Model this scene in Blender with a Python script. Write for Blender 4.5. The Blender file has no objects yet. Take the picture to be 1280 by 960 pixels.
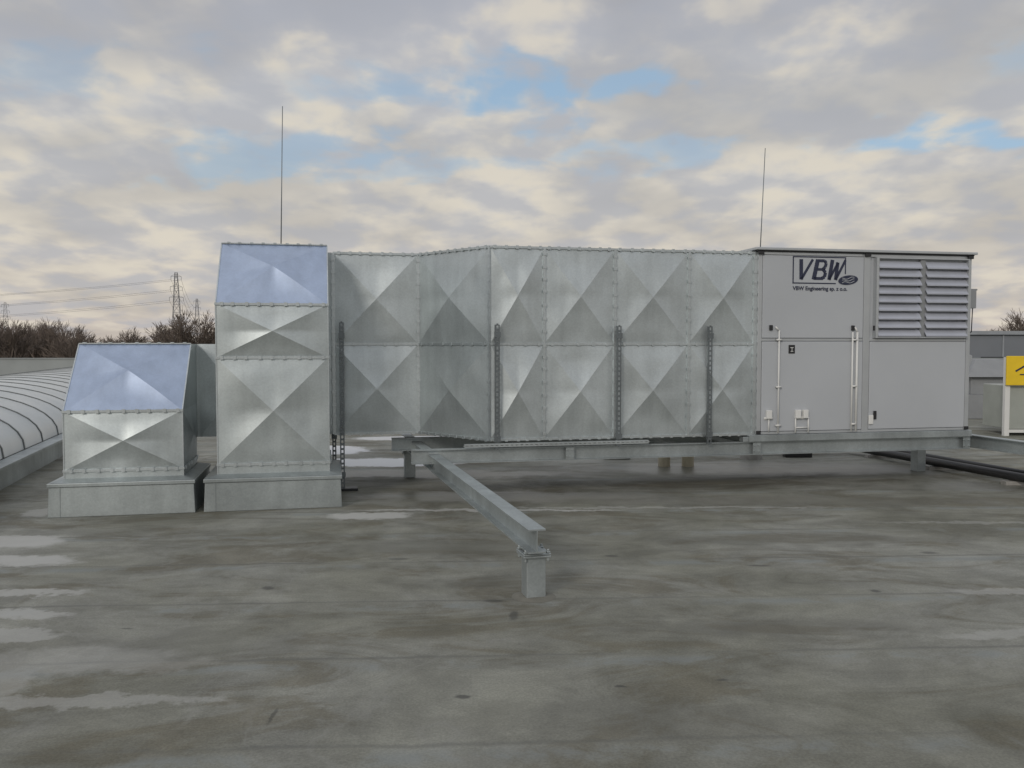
import bpy, bmesh, math, random
from mathutils import Vector, Matrix, noise as mnoise
random.seed(7)
scene = bpy.context.scene
scene.view_settings.view_transform = 'Standard'
scene.view_settings.look = 'None'
scene.view_settings.exposure = 0
V = Vector

# ------------------------------------------------------------------ helpers
def empty(name, loc=(0, 0, 0)):
    e = bpy.data.objects.new(name, None)
    e.empty_display_size = 0.3
    e.location = loc
    scene.collection.objects.link(e)
    return e

def mk(name, bm, mat, parent=None, smooth=False, bevel=0, recalc=True):
    me = bpy.data.meshes.new(name)
    if recalc: bmesh.ops.recalc_face_normals(bm, faces=bm.faces[:])
    bm.to_mesh(me); bm.free()
    if isinstance(mat, (list, tuple)):
        for m in mat: me.materials.append(m)
    elif mat: me.materials.append(mat)
    if smooth:
        for p in me.polygons: p.use_smooth = True
    o = bpy.data.objects.new(name, me)
    scene.collection.objects.link(o)
    if parent: o.parent = parent
    if bevel:
        b = o.modifiers.new('bevel', 'BEVEL'); b.width = bevel; b.segments = 2
        b.limit_method = 'ANGLE'; b.angle_limit = math.radians(40)
    return o

def B(): return bmesh.new()

YAW = math.radians(12.0)
CU, SU = math.cos(YAW), math.sin(YAW)
OX, OY = -0.24, 9.6
def W(u, v, z):
    return V((OX + CU*u - SU*v, OY + SU*u + CU*v, z))
UD = V((CU, SU, 0)); VD = V((-SU, CU, 0)); ZD = V((0, 0, 1))

def hexa(bm, pts):
    vs = [bm.verts.new(p) for p in pts]
    for f in ((0,1,2,3),(4,5,6,7),(0,1,5,4),(1,2,6,5),(2,3,7,6),(3,0,4,7)):
        bm.faces.new([vs[i] for i in f])

def lbox(bm, u0, u1, v0, v1, z0, z1):
    hexa(bm, [W(u0,v0,z0),W(u1,v0,z0),W(u1,v1,z0),W(u0,v1,z0),
              W(u0,v0,z1),W(u1,v0,z1),W(u1,v1,z1),W(u0,v1,z1)])

def wbox(bm, x0, x1, y0, y1, z0, z1):
    hexa(bm, [V((x0,y0,z0)),V((x1,y0,z0)),V((x1,y1,z0)),V((x0,y1,z0)),
              V((x0,y0,z1)),V((x1,y0,z1)),V((x1,y1,z1)),V((x0,y1,z1))])

def bar(bm, a, b, w, h, up=ZD):
    a = V(a); b = V(b); d = (b-a).normalized()
    up = V(up)
    s = d.cross(up)
    if s.length < 1e-4: s = d.cross(V((1,0,0)))
    s.normalize(); n = s.cross(d).normalized()
    s = s*(w/2); n = n*(h/2)
    hexa(bm, [a-s-n, a+s-n, a+s+n, a-s+n, b-s-n, b+s-n, b+s+n, b-s+n])

def tube(bm, a, b, r0, r1=None, n=8, cap=True):
    a = V(a); b = V(b); r1 = r0 if r1 is None else r1
    d = (b-a).normalized()
    s = d.cross(ZD)
    if s.length < 1e-3: s = V((1,0,0))
    s.normalize(); t = s.cross(d)
    A = [bm.verts.new(a + (s*math.cos(k*2*math.pi/n)+t*math.sin(k*2*math.pi/n))*r0) for k in range(n)]
    C = [bm.verts.new(b + (s*math.cos(k*2*math.pi/n)+t*math.sin(k*2*math.pi/n))*r1) for k in range(n)]
    for k in range(n):
        bm.faces.new((A[k], A[(k+1)%n], C[(k+1)%n], C[k]))
    if cap:
        bm.faces.new(A); bm.faces.new(C)

def ibeam(bm, a, b, h=0.16, w=0.09, tf=0.010, tw=0.007):
    a = V(a); b = V(b)
    bar(bm, a+V((0,0,h/2-tf/2)), b+V((0,0,h/2-tf/2)), w, tf)
    bar(bm, a-V((0,0,h/2-tf/2)), b-V((0,0,h/2-tf/2)), w, tf)
    bar(bm, a, b, tw, h-2*tf-0.001)

def xpanel(bm, p00, p10, p11, p01, nrm, amp=0.045, n=22, seed=0.0, sag=.5):
    """sheet metal panel with a crisp diagonal cross break, pushed out along nrm.
    Each of the four facets owns its vertices, so the folds stay sharp."""
    if n % 2: n += 1
    flip = ((p10-p00).cross(p01-p00)).dot(nrm) < 0
    cache = {}
    def vert(i, j, sec):
        k = (i, j, sec)
        if k in cache: return cache[k]
        s = i/n; t = j/n
        p = (p00*(1-s)+p10*s)*(1-t) + (p01*(1-s)+p11*s)*t
        a = abs(2*s-1); b = abs(2*t-1)
        m = max(a, b); mn = min(a, b)
        h = amp*(1-m**1.15)
        if m > 0.01:
            h -= amp*sag*(1-m)*(1-mn/m)*min(1, m*1.6)
        nn = mnoise.noise(p*1.7+V((seed, seed*1.7, 0)))*0.018 + mnoise.noise(p*4.5+V((seed,0,seed)))*0.005
        h += nn*min(1, (1-m)*3)
        v = bm.verts.new(p + nrm*h); cache[k] = v; return v
    for j in range(n):
        for i in range(n):
            cx = (2*i+1-n); cy = (2*j+1-n)
            def f(idx, sec):
                vs = [vert(a, b, sec) for a, b in idx]
                if flip: vs = vs[::-1]
                bm.faces.new(vs)
            if abs(cx) != abs(cy):
                sec = ('R' if cx > 0 else 'L') if abs(cx) > abs(cy) else ('T' if cy > 0 else 'B')
                f([(i,j),(i+1,j),(i+1,j+1),(i,j+1)], sec)
            elif cx*cy > 0:
                lo, hi = ('B', 'L') if cx < 0 else ('R', 'T')
                f([(i,j),(i+1,j),(i+1,j+1)], lo); f([(i,j),(i+1,j+1),(i,j+1)], hi)
            else:
                lo, hi = ('L', 'T') if cx < 0 else ('B', 'R')
                f([(i,j),(i+1,j),(i,j+1)], lo); f([(i+1,j),(i+1,j+1),(i,j+1)], hi)

def flange(bm, a, b, nrm, w=0.035, proud=0.022, clips=0.16):
    a = V(a); b = V(b); d = (b-a); L = d.length; d.normalize()
    bar(bm, a+nrm*(proud/2), b+nrm*(proud/2), w, proud, up=nrm)
    if clips:
        k = int(L/clips)
        for i in range(k+1):
            c = a + d*(L*(i+0.5+random.uniform(-.12, .12))/(k+1))
            bar(bm, c-d*0.016+nrm*(proud+0.002), c+d*0.016+nrm*(proud+0.002), w+0.014, 0.012, up=nrm)

# ------------------------------------------------------------------ materials
def newmat(name):
    m = bpy.data.materials.new(name); m.use_nodes = True
    nt = m.node_tree
    return m, nt, nt.nodes['Principled BSDF']

def N(nt, typ, **kw):
    n = nt.nodes.new(typ)
    for k, v in kw.items(): setattr(n, k, v)
    return n

def ramp(nt, stops):
    r = nt.nodes.new('ShaderNodeValToRGB')
    el = r.color_ramp.elements
    el[0].position = stops[0][0]; el[0].color = (*stops[0][1], 1)
    el[1].position = stops[-1][0]; el[1].color = (*stops[-1][1], 1)
    for p, c in stops[1:-1]:
        e = el.new(p); e.color = (*c, 1)
    return r

def galv(name, col, rough=0.42, metal=0.8, var=0.1, spangle=0.06, bump=0.03):
    m, nt, p = newmat(name)
    L = nt.links
    tc = N(nt, 'ShaderNodeTexCoord')
    n1 = N(nt, 'ShaderNodeTexNoise'); n1.inputs['Scale'].default_value = 1.6; n1.inputs['Detail'].default_value = 4; n1.inputs['Roughness'].default_value = 0.55
    L.new(tc.outputs['Object'], n1.inputs['Vector'])
    lo = tuple(c*(1-var) for c in col); hi = tuple(min(1, c*(1+var)) for c in col)
    r = ramp(nt, [(0.3, lo), (0.7, hi)])
    L.new(n1.outputs['Fac'], r.inputs['Fac'])
    vo = N(nt, 'ShaderNodeTexVoronoi'); vo.inputs['Scale'].default_value = 70
    L.new(tc.outputs['Object'], vo.inputs['Vector'])
    sp = N(nt, 'ShaderNodeSeparateColor'); L.new(vo.outputs['Color'], sp.inputs['Color'])
    mr = N(nt, 'ShaderNodeMapRange'); mr.inputs['To Min'].default_value = 1-spangle; mr.inputs['To Max'].default_value = 1+spangle
    L.new(sp.outputs['Red'], mr.inputs['Value'])
    mx = N(nt, 'ShaderNodeMix', data_type='RGBA', blend_type='MULTIPLY'); mx.inputs[0].default_value = 1.0
    L.new(r.outputs['Color'], mx.inputs[6]); L.new(mr.outputs['Result'], mx.inputs[7])
    mp = N(nt, 'ShaderNodeMapping'); mp.inputs['Scale'].default_value = (9, 9, 0.7)
    L.new(tc.outputs['Object'], mp.inputs['Vector'])
    n2 = N(nt, 'ShaderNodeTexNoise'); n2.inputs['Scale'].default_value = 1.0; n2.inputs['Detail'].default_value = 3
    L.new(mp.outputs['Vector'], n2.inputs['Vector'])
    m2 = N(nt, 'ShaderNodeMapRange'); m2.inputs['From Min'].default_value = 0.3; m2.inputs['From Max'].default_value = 0.75
    m2.inputs['To Min'].default_value = 1.04; m2.inputs['To Max'].default_value = 0.90
    L.new(n2.outputs['Fac'], m2.inputs['Value'])
    mx2 = N(nt, 'ShaderNodeMix', data_type='RGBA', blend_type='MULTIPLY'); mx2.inputs[0].default_value = 1.0
    L.new(mx.outputs[2], mx2.inputs[6]); L.new(m2.outputs['Result'], mx2.inputs[7])
    L.new(mx2.outputs[2], p.inputs['Base Color'])
    p.inputs['Metallic'].default_value = metal
    m3 = N(nt, 'ShaderNodeMapRange'); m3.inputs['To Min'].default_value = rough-0.06; m3.inputs['To Max'].default_value = rough+0.08
    L.new(n1.outputs['Fac'], m3.inputs['Value']); L.new(m3.outputs['Result'], p.inputs['Roughness'])
    if bump:
        bp = N(nt, 'ShaderNodeBump'); bp.inputs['Strength'].default_value = bump; bp.inputs['Distance'].default_value = 0.01
        L.new(n2.outputs['Fac'], bp.inputs['Height']); L.new(bp.outputs['Normal'], p.inputs['Normal'])
    return m

def paint(name, col, rough=0.5, var=0.08, scale=3, metal=0.0):
    m, nt, p = newmat(name); L = nt.links
    tc = N(nt, 'ShaderNodeTexCoord')
    n1 = N(nt, 'ShaderNodeTexNoise'); n1.inputs['Scale'].default_value = scale; n1.inputs['Detail'].default_value = 4
    L.new(tc.outputs['Object'], n1.inputs['Vector'])
    r = ramp(nt, [(0.3, tuple(c*(1-var) for c in col)), (0.7, tuple(min(1, c*(1+var)) for c in col))])
    L.new(n1.outputs['Fac'], r.inputs['Fac']); L.new(r.outputs['Color'], p.inputs['Base Color'])
    p.inputs['Roughness'].default_value = rough; p.inputs['Metallic'].default_value = metal
    return m

M_duct = galv('galvanised_sheet', (0.57, 0.615, 0.625), 0.43, 0.78, .08, .05)
M_riser = galv('galvanised_riser', (0.52, 0.565, 0.57), 0.43, 0.78, .08, .05)
M_skytint = galv('sky_tinted_sheet', (0.43, 0.51, 0.66), 0.46, 0.6, 0.05, 0.03, 0.02)  # blue of the sky mirrored by the sloped caps, put into the base colour
M_fl = galv('galvanised_flange', (0.58, 0.62, 0.63), 0.38, 0.85, 0.08)
M_curb = galv('curb_flashing', (0.40, 0.435, 0.435), 0.45, 0.7, 0.22)
M_beam = galv('hot_dip_steel', (0.42, 0.455, 0.46), 0.48, 0.75, 0.2)
M_strut = galv('strut_steel', (0.20, 0.22, 0.23), 0.45, 0.8, 0.12)
M_ahu = paint('light_grey_coated_panel', (0.44, 0.46, 0.485), 0.42, 0.04, 1.2)
M_frame = paint('aluminium_profile', (0.47, 0.49, 0.505), 0.35, 0.05, 4, 0.4)
M_blade = paint('aluminium_blade', (0.48, 0.50, 0.56), 0.4, 0.05, 4, 0.3)
M_dark = paint('dark_recess', (0.03, 0.032, 0.035), 0.7)
M_black = paint('black_plastic', (0.02, 0.02, 0.022), 0.45)
M_white = paint('white_plastic', (0.70, 0.70, 0.68), 0.4, 0.04)
M_grey = paint('grey_plastic', (0.26, 0.27, 0.28), 0.5)
M_ink = paint('dark_ink', (0.025, 0.03, 0.06), 0.5)
M_yellow = paint('yellow_enamel', (0.80, 0.55, 0.02), 0.45)
M_beige = paint('beige_pipe', (0.50, 0.45, 0.34), 0.5)
M_conc = paint('concrete_block', (0.34, 0.33, 0.31), 0.85, 0.2, 8)

# ------------------------------------------------------------------ roof surface
def roof_material():
    m, nt, p = newmat('bitumen_membrane'); L = nt.links
    tc = N(nt, 'ShaderNodeTexCoord')
    rot = N(nt, 'ShaderNodeMapping'); rot.inputs['Rotation'].default_value = (0, 0, -math.radians(3))
    L.new(tc.outputs['Object'], rot.inputs['Vector'])
    def noise(scale, detail, vec, rough=0.6, dist=0.0):
        n = N(nt, 'ShaderNodeTexNoise'); n.inputs['Scale'].default_value = scale; n.inputs['Detail'].default_value = detail
        n.inputs['Roughness'].default_value = rough; n.inputs['Distortion'].default_value = dist
        L.new(vec, n.inputs['Vector']); return n
    def mapr(src, a, b, c, d, smooth=True):
        r = N(nt, 'ShaderNodeMapRange'); r.interpolation_type = 'SMOOTHSTEP' if smooth else 'LINEAR'
        r.inputs['From Min'].default_value = a; r.inputs['From Max'].default_value = b
        r.inputs['To Min'].default_value = c; r.inputs['To Max'].default_value = d
        L.new(src, r.inputs['Value']); return r.outputs['Result']
    def mix(f, a, b, bt='MIX'):
        x = N(nt, 'ShaderNodeMix', data_type='RGBA', blend_type=bt)
        if isinstance(f, float): x.inputs[0].default_value = f
        else: L.new(f, x.inputs[0])
        for k, s in ((6, a), (7, b)):
            if isinstance(s, tuple): x.inputs[k].default_value = (*s, 1)
            else: L.new(s, x.inputs[k])
        return x.outputs[2]
    def math_(op, a, b=None):
        x = N(nt, 'ShaderNodeMath', operation=op)
        for k, s in ((0, a), (1, b)):
            if s is None: continue
            if isinstance(s, (int, float)): x.inputs[k].default_value = s
            else: L.new(s, x.inputs[k])
        return x.outputs[0]
    vec = rot.outputs['Vector']
    big = noise(0.45, 5, vec, 0.62, 0.6)
    med = noise(1.9, 6, vec, 0.70, 0.4)
    fine = noise(75, 2, vec, 0.7)
    st = N(nt, 'ShaderNodeMapping'); st.inputs['Scale'].default_value = (0.65, 1.35, 1); L.new(vec, st.inputs['Vector'])
    streak = noise(1.0, 6, st.outputs['Vector'], 0.68, 1.2)
    c = ramp(nt, [(0.34, (0.155, 0.155, 0.124)), (0.45, (0.196, 0.196, 0.163)), (0.56, (0.222, 0.223, 0.193)), (0.66, (0.262, 0.264, 0.236))])
    L.new(big.outputs['Fac'], c.inputs['Fac'])
    col = c.outputs['Color']
    col = mix(mapr(streak.outputs['Fac'], 0.51, 0.60, 0.0, 0.50), col, (0.158, 0.142, 0.098))
    col = mix(1.0, col, mapr(streak.outputs['Fac'], 0.30, 0.62, 1.16, 0.88), 'MULTIPLY')
    col = mix(1.0, col, mapr(med.outputs['Fac'], 0.3, 0.7, 0.80, 1.17), 'MULTIPLY')
    col = mix(1.0, col, mapr(fine.outputs['Fac'], 0.3, 0.7, 0.86, 1.14), 'MULTIPLY')
    tide = mapr(math_('ABSOLUTE', math_('SUBTRACT', big.outputs['Fac'], 0.535)), 0.0, 0.012, 1.0, 0.0)
    col = mix(math_('MULTIPLY', tide, 0.18), col, (0.30, 0.30, 0.28))
    sx = N(nt, 'ShaderNodeSeparateXYZ'); L.new(vec, sx.inputs[0])
    yy = math_('ADD', sx.outputs['Y'], mapr(med.outputs['Fac'], 0, 1, -0.05, 0.05, False))
    fr = math_('FRACT', math_('DIVIDE', yy, 1.05))
    lap = mapr(math_('ABSOLUTE', math_('SUBTRACT', fr, 0.5)), 0.0, 0.030, 1.0, 0.0)
    lapn = math_('MULTIPLY', lap, mapr(big.outputs['Fac'], 0.35, 0.6, 0.1, 0.6))
    col = mix(lapn, col, (0.12, 0.122, 0.11))
    lap2 = mapr(math_('ABSOLUTE', math_('SUBTRACT', fr, 0.40)), 0.0, 0.12, 1.0, 0.0)
    col = mix(math_('MULTIPLY', lap2, mapr(med.outputs['Fac'], 0.45, 0.60, 0.0, 0.55)), col, (0.215, 0.238, 0.24))
    wob = noise(2.6, 5, vec, 0.7)
    wsub = N(nt, 'ShaderNodeVectorMath', operation='SUBTRACT'); wsub.inputs[1].default_value = (0.5, 0.5, 0.5)
    L.new(wob.outputs['Color'], wsub.inputs[0])
    def patches(lst, wx, wy, soft):
        ws = N(nt, 'ShaderNodeVectorMath', operation='MULTIPLY'); ws.inputs[1].default_value = (wx, wy, 0); L.new(wsub.outputs[0], ws.inputs[0])
        q = N(nt, 'ShaderNodeVectorMath', operation='ADD'); L.new(tc.outputs['Object'], q.inputs[0]); L.new(ws.outputs[0], q.inputs[1])
        out = None
        for (x, y, rx, ry, k) in lst:
            mp = N(nt, 'ShaderNodeVectorMath', operation='MULTIPLY_ADD')
            mp.inputs[1].default_value = (1/rx, 1/ry, 0); mp.inputs[2].default_value = (-x/rx, -y/ry, 0)
            L.new(q.outputs[0], mp.inputs[0])
            l = N(nt, 'ShaderNodeVectorMath', operation='LENGTH'); L.new(mp.outputs[0], l.inputs[0])
            r = mapr(l.outputs['Value'], soft, 1.0, k, 0.0)
            out = r if out is None else math_('MAXIMUM', out, r)
        return out
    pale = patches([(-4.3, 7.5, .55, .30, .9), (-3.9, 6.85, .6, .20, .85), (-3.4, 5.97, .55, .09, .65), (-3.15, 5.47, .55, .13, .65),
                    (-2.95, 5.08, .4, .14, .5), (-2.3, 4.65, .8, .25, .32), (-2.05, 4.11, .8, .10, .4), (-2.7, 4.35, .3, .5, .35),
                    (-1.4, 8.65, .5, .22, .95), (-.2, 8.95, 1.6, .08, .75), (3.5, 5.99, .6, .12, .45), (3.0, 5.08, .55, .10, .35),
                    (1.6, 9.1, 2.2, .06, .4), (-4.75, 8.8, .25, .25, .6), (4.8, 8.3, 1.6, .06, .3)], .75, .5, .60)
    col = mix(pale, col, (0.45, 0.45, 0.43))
    white_patches = patches([(-1.9, 12.6, 1.3, .5, .95), (-3.4, 14.0, 1.2, .8, .95), (.6, 13.6, 1.6, .3, .8), (-.3, 15.8, 2.9, .5, .8), (-6.5, 18, 2, 1.0, .7)], .9, .5, .8)
    col = mix(white_patches, col, (0.68, 0.69, 0.70))  # whitish patches mixed into the membrane colour
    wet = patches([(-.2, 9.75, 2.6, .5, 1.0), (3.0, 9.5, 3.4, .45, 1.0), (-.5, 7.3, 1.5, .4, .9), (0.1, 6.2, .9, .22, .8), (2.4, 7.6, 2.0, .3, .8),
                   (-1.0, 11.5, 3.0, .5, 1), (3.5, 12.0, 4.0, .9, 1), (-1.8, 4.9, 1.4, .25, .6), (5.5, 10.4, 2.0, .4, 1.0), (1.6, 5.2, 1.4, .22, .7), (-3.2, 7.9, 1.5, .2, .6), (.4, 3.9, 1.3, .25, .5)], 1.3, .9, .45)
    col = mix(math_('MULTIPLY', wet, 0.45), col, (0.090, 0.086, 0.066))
    drk = patches([(-.235, 4.17, .05, .03, .8), (.547, 4.3, .045, .02, .8), (1.07, 4.38, .045, .02, .7), (-1.71, 6.07, .06, .06, .7), (.02, 5.45, .04, .12, .7), (-.12, 5.75, .1, .04, .7),
                   (2.5, 6.0, .05, .05, .7), (1.9, 6.7, .12, .04, .6), (-.9, 6.9, .12, .05, .6), (-2.3, 5.2, .06, .02, .6), (-1.1, 3.95, .015, .12, .6), (.8, 7.0, .08, .05, .6), (3.4, 7.1, .1, .05, .6)], .10, .08, .4)
    col = mix(drk, col, (0.06, 0.06, 0.055))
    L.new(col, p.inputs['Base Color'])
    ro = mapr(streak.outputs['Fac'], 0.35, 0.65, 0.62, 0.84)
    rr = N(nt, 'ShaderNodeMix', data_type='FLOAT'); L.new(wet, rr.inputs[0]); L.new(ro, rr.inputs[2]); rr.inputs[3].default_value = 0.38
    L.new(rr.outputs[0], p.inputs['Roughness'])
    p.inputs['Specular IOR Level'].default_value = 0.38
    bp = N(nt, 'ShaderNodeBump'); bp.inputs['Strength'].default_value = 0.3; bp.inputs['Distance'].default_value = 0.02
    hh = math_('ADD', math_('MULTIPLY', fine.outputs['Fac'], 0.15), math_('MULTIPLY', lap, 0.3))
    L.new(hh, bp.inputs['Height']); L.new(bp.outputs['Normal'], p.inputs['Normal'])
    return m
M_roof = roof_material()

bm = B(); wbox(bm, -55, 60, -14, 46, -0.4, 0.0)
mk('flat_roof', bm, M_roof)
bm = B(); wbox(bm, -54.8, 59.8, -13.8, 45.8, -9.0, -0.41)
mk('warehouse_building', bm, paint('cladding', (0.35, 0.36, 0.37), 0.6))
bm = B()
for (x0,x1,y0,y1) in ((-55,60,46,46.3),(-55.3,-55,-14,46.3),(60,60.3,-14,46.3)):
    wbox(bm, x0, x1, y0, y1, -0.4, 0.92)
    wbox(bm, x0-.05, x1+.05, y0-.05, y1+.05, 0.925, 0.97)
mk('roof_parapet', bm, paint('parapet_sheet', (0.27, 0.29, 0.29), 0.5, .12, .6))

def ground_mat():
    m, nt, p = newmat('fields'); L = nt.links
    tc = N(nt, 'ShaderNodeTexCoord')
    n = N(nt, 'ShaderNodeTexNoise'); n.inputs['Scale'].default_value = 0.012; n.inputs['Detail'].default_value = 6
    L.new(tc.outputs['Object'], n.inputs['Vector'])
    r = ramp(nt, [(0.35, (0.07, 0.08, 0.04)), (0.5, (0.12, 0.11, 0.07)), (0.65, (0.10, 0.10, 0.08))])
    L.new(n.outputs['Fac'], r.inputs['Fac']); L.new(r.outputs['Color'], p.inputs['Base Color'])
    p.inputs['Roughness'].default_value = 0.95
    return m
bm = B()
vs = [bm.verts.new((x, y, -9.0)) for x, y in ((-6000,-3000),(6000,-3000),(6000,9000),(-6000,9000))]
bm.faces.new(vs); mk('ground', bm, ground_mat())

# ------------------------------------------------------------------ main duct
ZB, ZM, ZT = 0.65, 1.70, 2.755
duct = empty('ventilation_duct', W(0, 0, 0)); 
def par(o, e):
    o.parent = e; o.matrix_parent_inverse = e.matrix_basis.inverted(); return o
F = [(-1.66, 1.013), (-0.676, 1.013), (0, 0), (0.607, 0), (1.423, 0), (2.307, 0), (3.12, 0)]
bmP = B(); bmF = B()
for i in range(len(F)-1):
    (u0, v0), (u1, v1) = F[i], F[i+1]
    d = W(u1, v1, 0)-W(u0, v0, 0); nrm = V((d.y, -d.x, 0)).normalized()
    for k, (za, zb) in enumerate(((ZB, ZM), (ZM, ZT))):
        xpanel(bmP, W(u0, v0, za), W(u1, v1, za), W(u1, v1, zb), W(u0, v0, zb), nrm, random.uniform(.044, .056), 24, i*3.1+k*7.7)
    for z in (ZB, ZM, ZT):
        flange(bmF, W(u0, v0, z), W(u1, v1, z), nrm, 0.024, 0.016, 0.18 if z == ZM else 0.13)
    flange(bmF, W(u1, v1, ZB), W(u1, v1, ZT), nrm, 0.026, 0.020, 0.15)
flange(bmF, W(-1.66, 1.013, ZB), W(-1.66, 1.013, ZT), -VD, 0.035, 0.024, 0.15)
par(mk('front_panels', bmP, M_duct, smooth=True, recalc=False), duct)
par(mk('flanges', bmF, M_fl), duct)
bm = B()
Bk = [(-2.84, 2.15), (-0.16, 2.15), (0.50, 1.15), (3.12, 1.15)]
Fr = [(-2.84, 1.013), (-0.676, 1.013), (0, 0), (3.12, 0)]
for z in (ZB-0.002, ZT+0.002):
    for i in range(3):
        bm.faces.new([bm.verts.new(W(*Fr[i], z)), bm.verts.new(W(*Fr[i+1], z)), bm.verts.new(W(*Bk[i+1], z)), bm.verts.new(W(*Bk[i], z))])
for i in range(3):
    bm.faces.new([bm.verts.new(W(*Bk[i], ZB)), bm.verts.new(W(*Bk[i+1], ZB)), bm.verts.new(W(*Bk[i+1], ZT)), bm.verts.new(W(*Bk[i], ZT))])
bm.faces.new([bm.verts.new(W(3.12, 0, ZB)), bm.verts.new(W(3.12, 1.15, ZB)), bm.verts.new(W(3.12, 1.15, ZT)), bm.verts.new(W(3.12, 0, ZT))])
bm.faces.new([bm.verts.new(W(-2.84, 1.013, ZM)), bm.verts.new(W(-2.84, 2.15, ZM)), bm.verts.new(W(-2.84, 2.15, ZT)), bm.verts.new(W(-2.84, 1.013, ZT))])
bm.faces.new([bm.verts.new(W(-2.84, 1.013, ZM)), bm.verts.new(W(-1.66, 1.013, ZM)), bm.verts.new(W(-1.66, 1.013, ZT)), bm.verts.new(W(-2.84, 1.013, ZT))])
par(mk('duct_walls', bm, M_duct), duct)
bmP = B()
for (a, b) in ((-3.15, -2.35), (-2.35, -1.66)):
    xpanel(bmP, W(a, 1.013, ZB), W(b, 1.013, ZB), W(b, 1.013, ZM), W(a, 1.013, ZM), -VD, 0.04, 20, a)
par(mk('lower_duct_panels', bmP, M_duct, smooth=True, recalc=False), duct)
bm = B(); lbox(bm, -4.28, -2.842, 1.02, 2.15, ZB, ZM-0.002); par(mk('lower_duct_body', bm, M_duct), duct)
bm = B(); lbox(bm, 3.122, 3.165, -0.015, 1.17, ZB-0.015, ZT+0.012); par(mk('unit_collar', bm, M_fl), duct)

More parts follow.
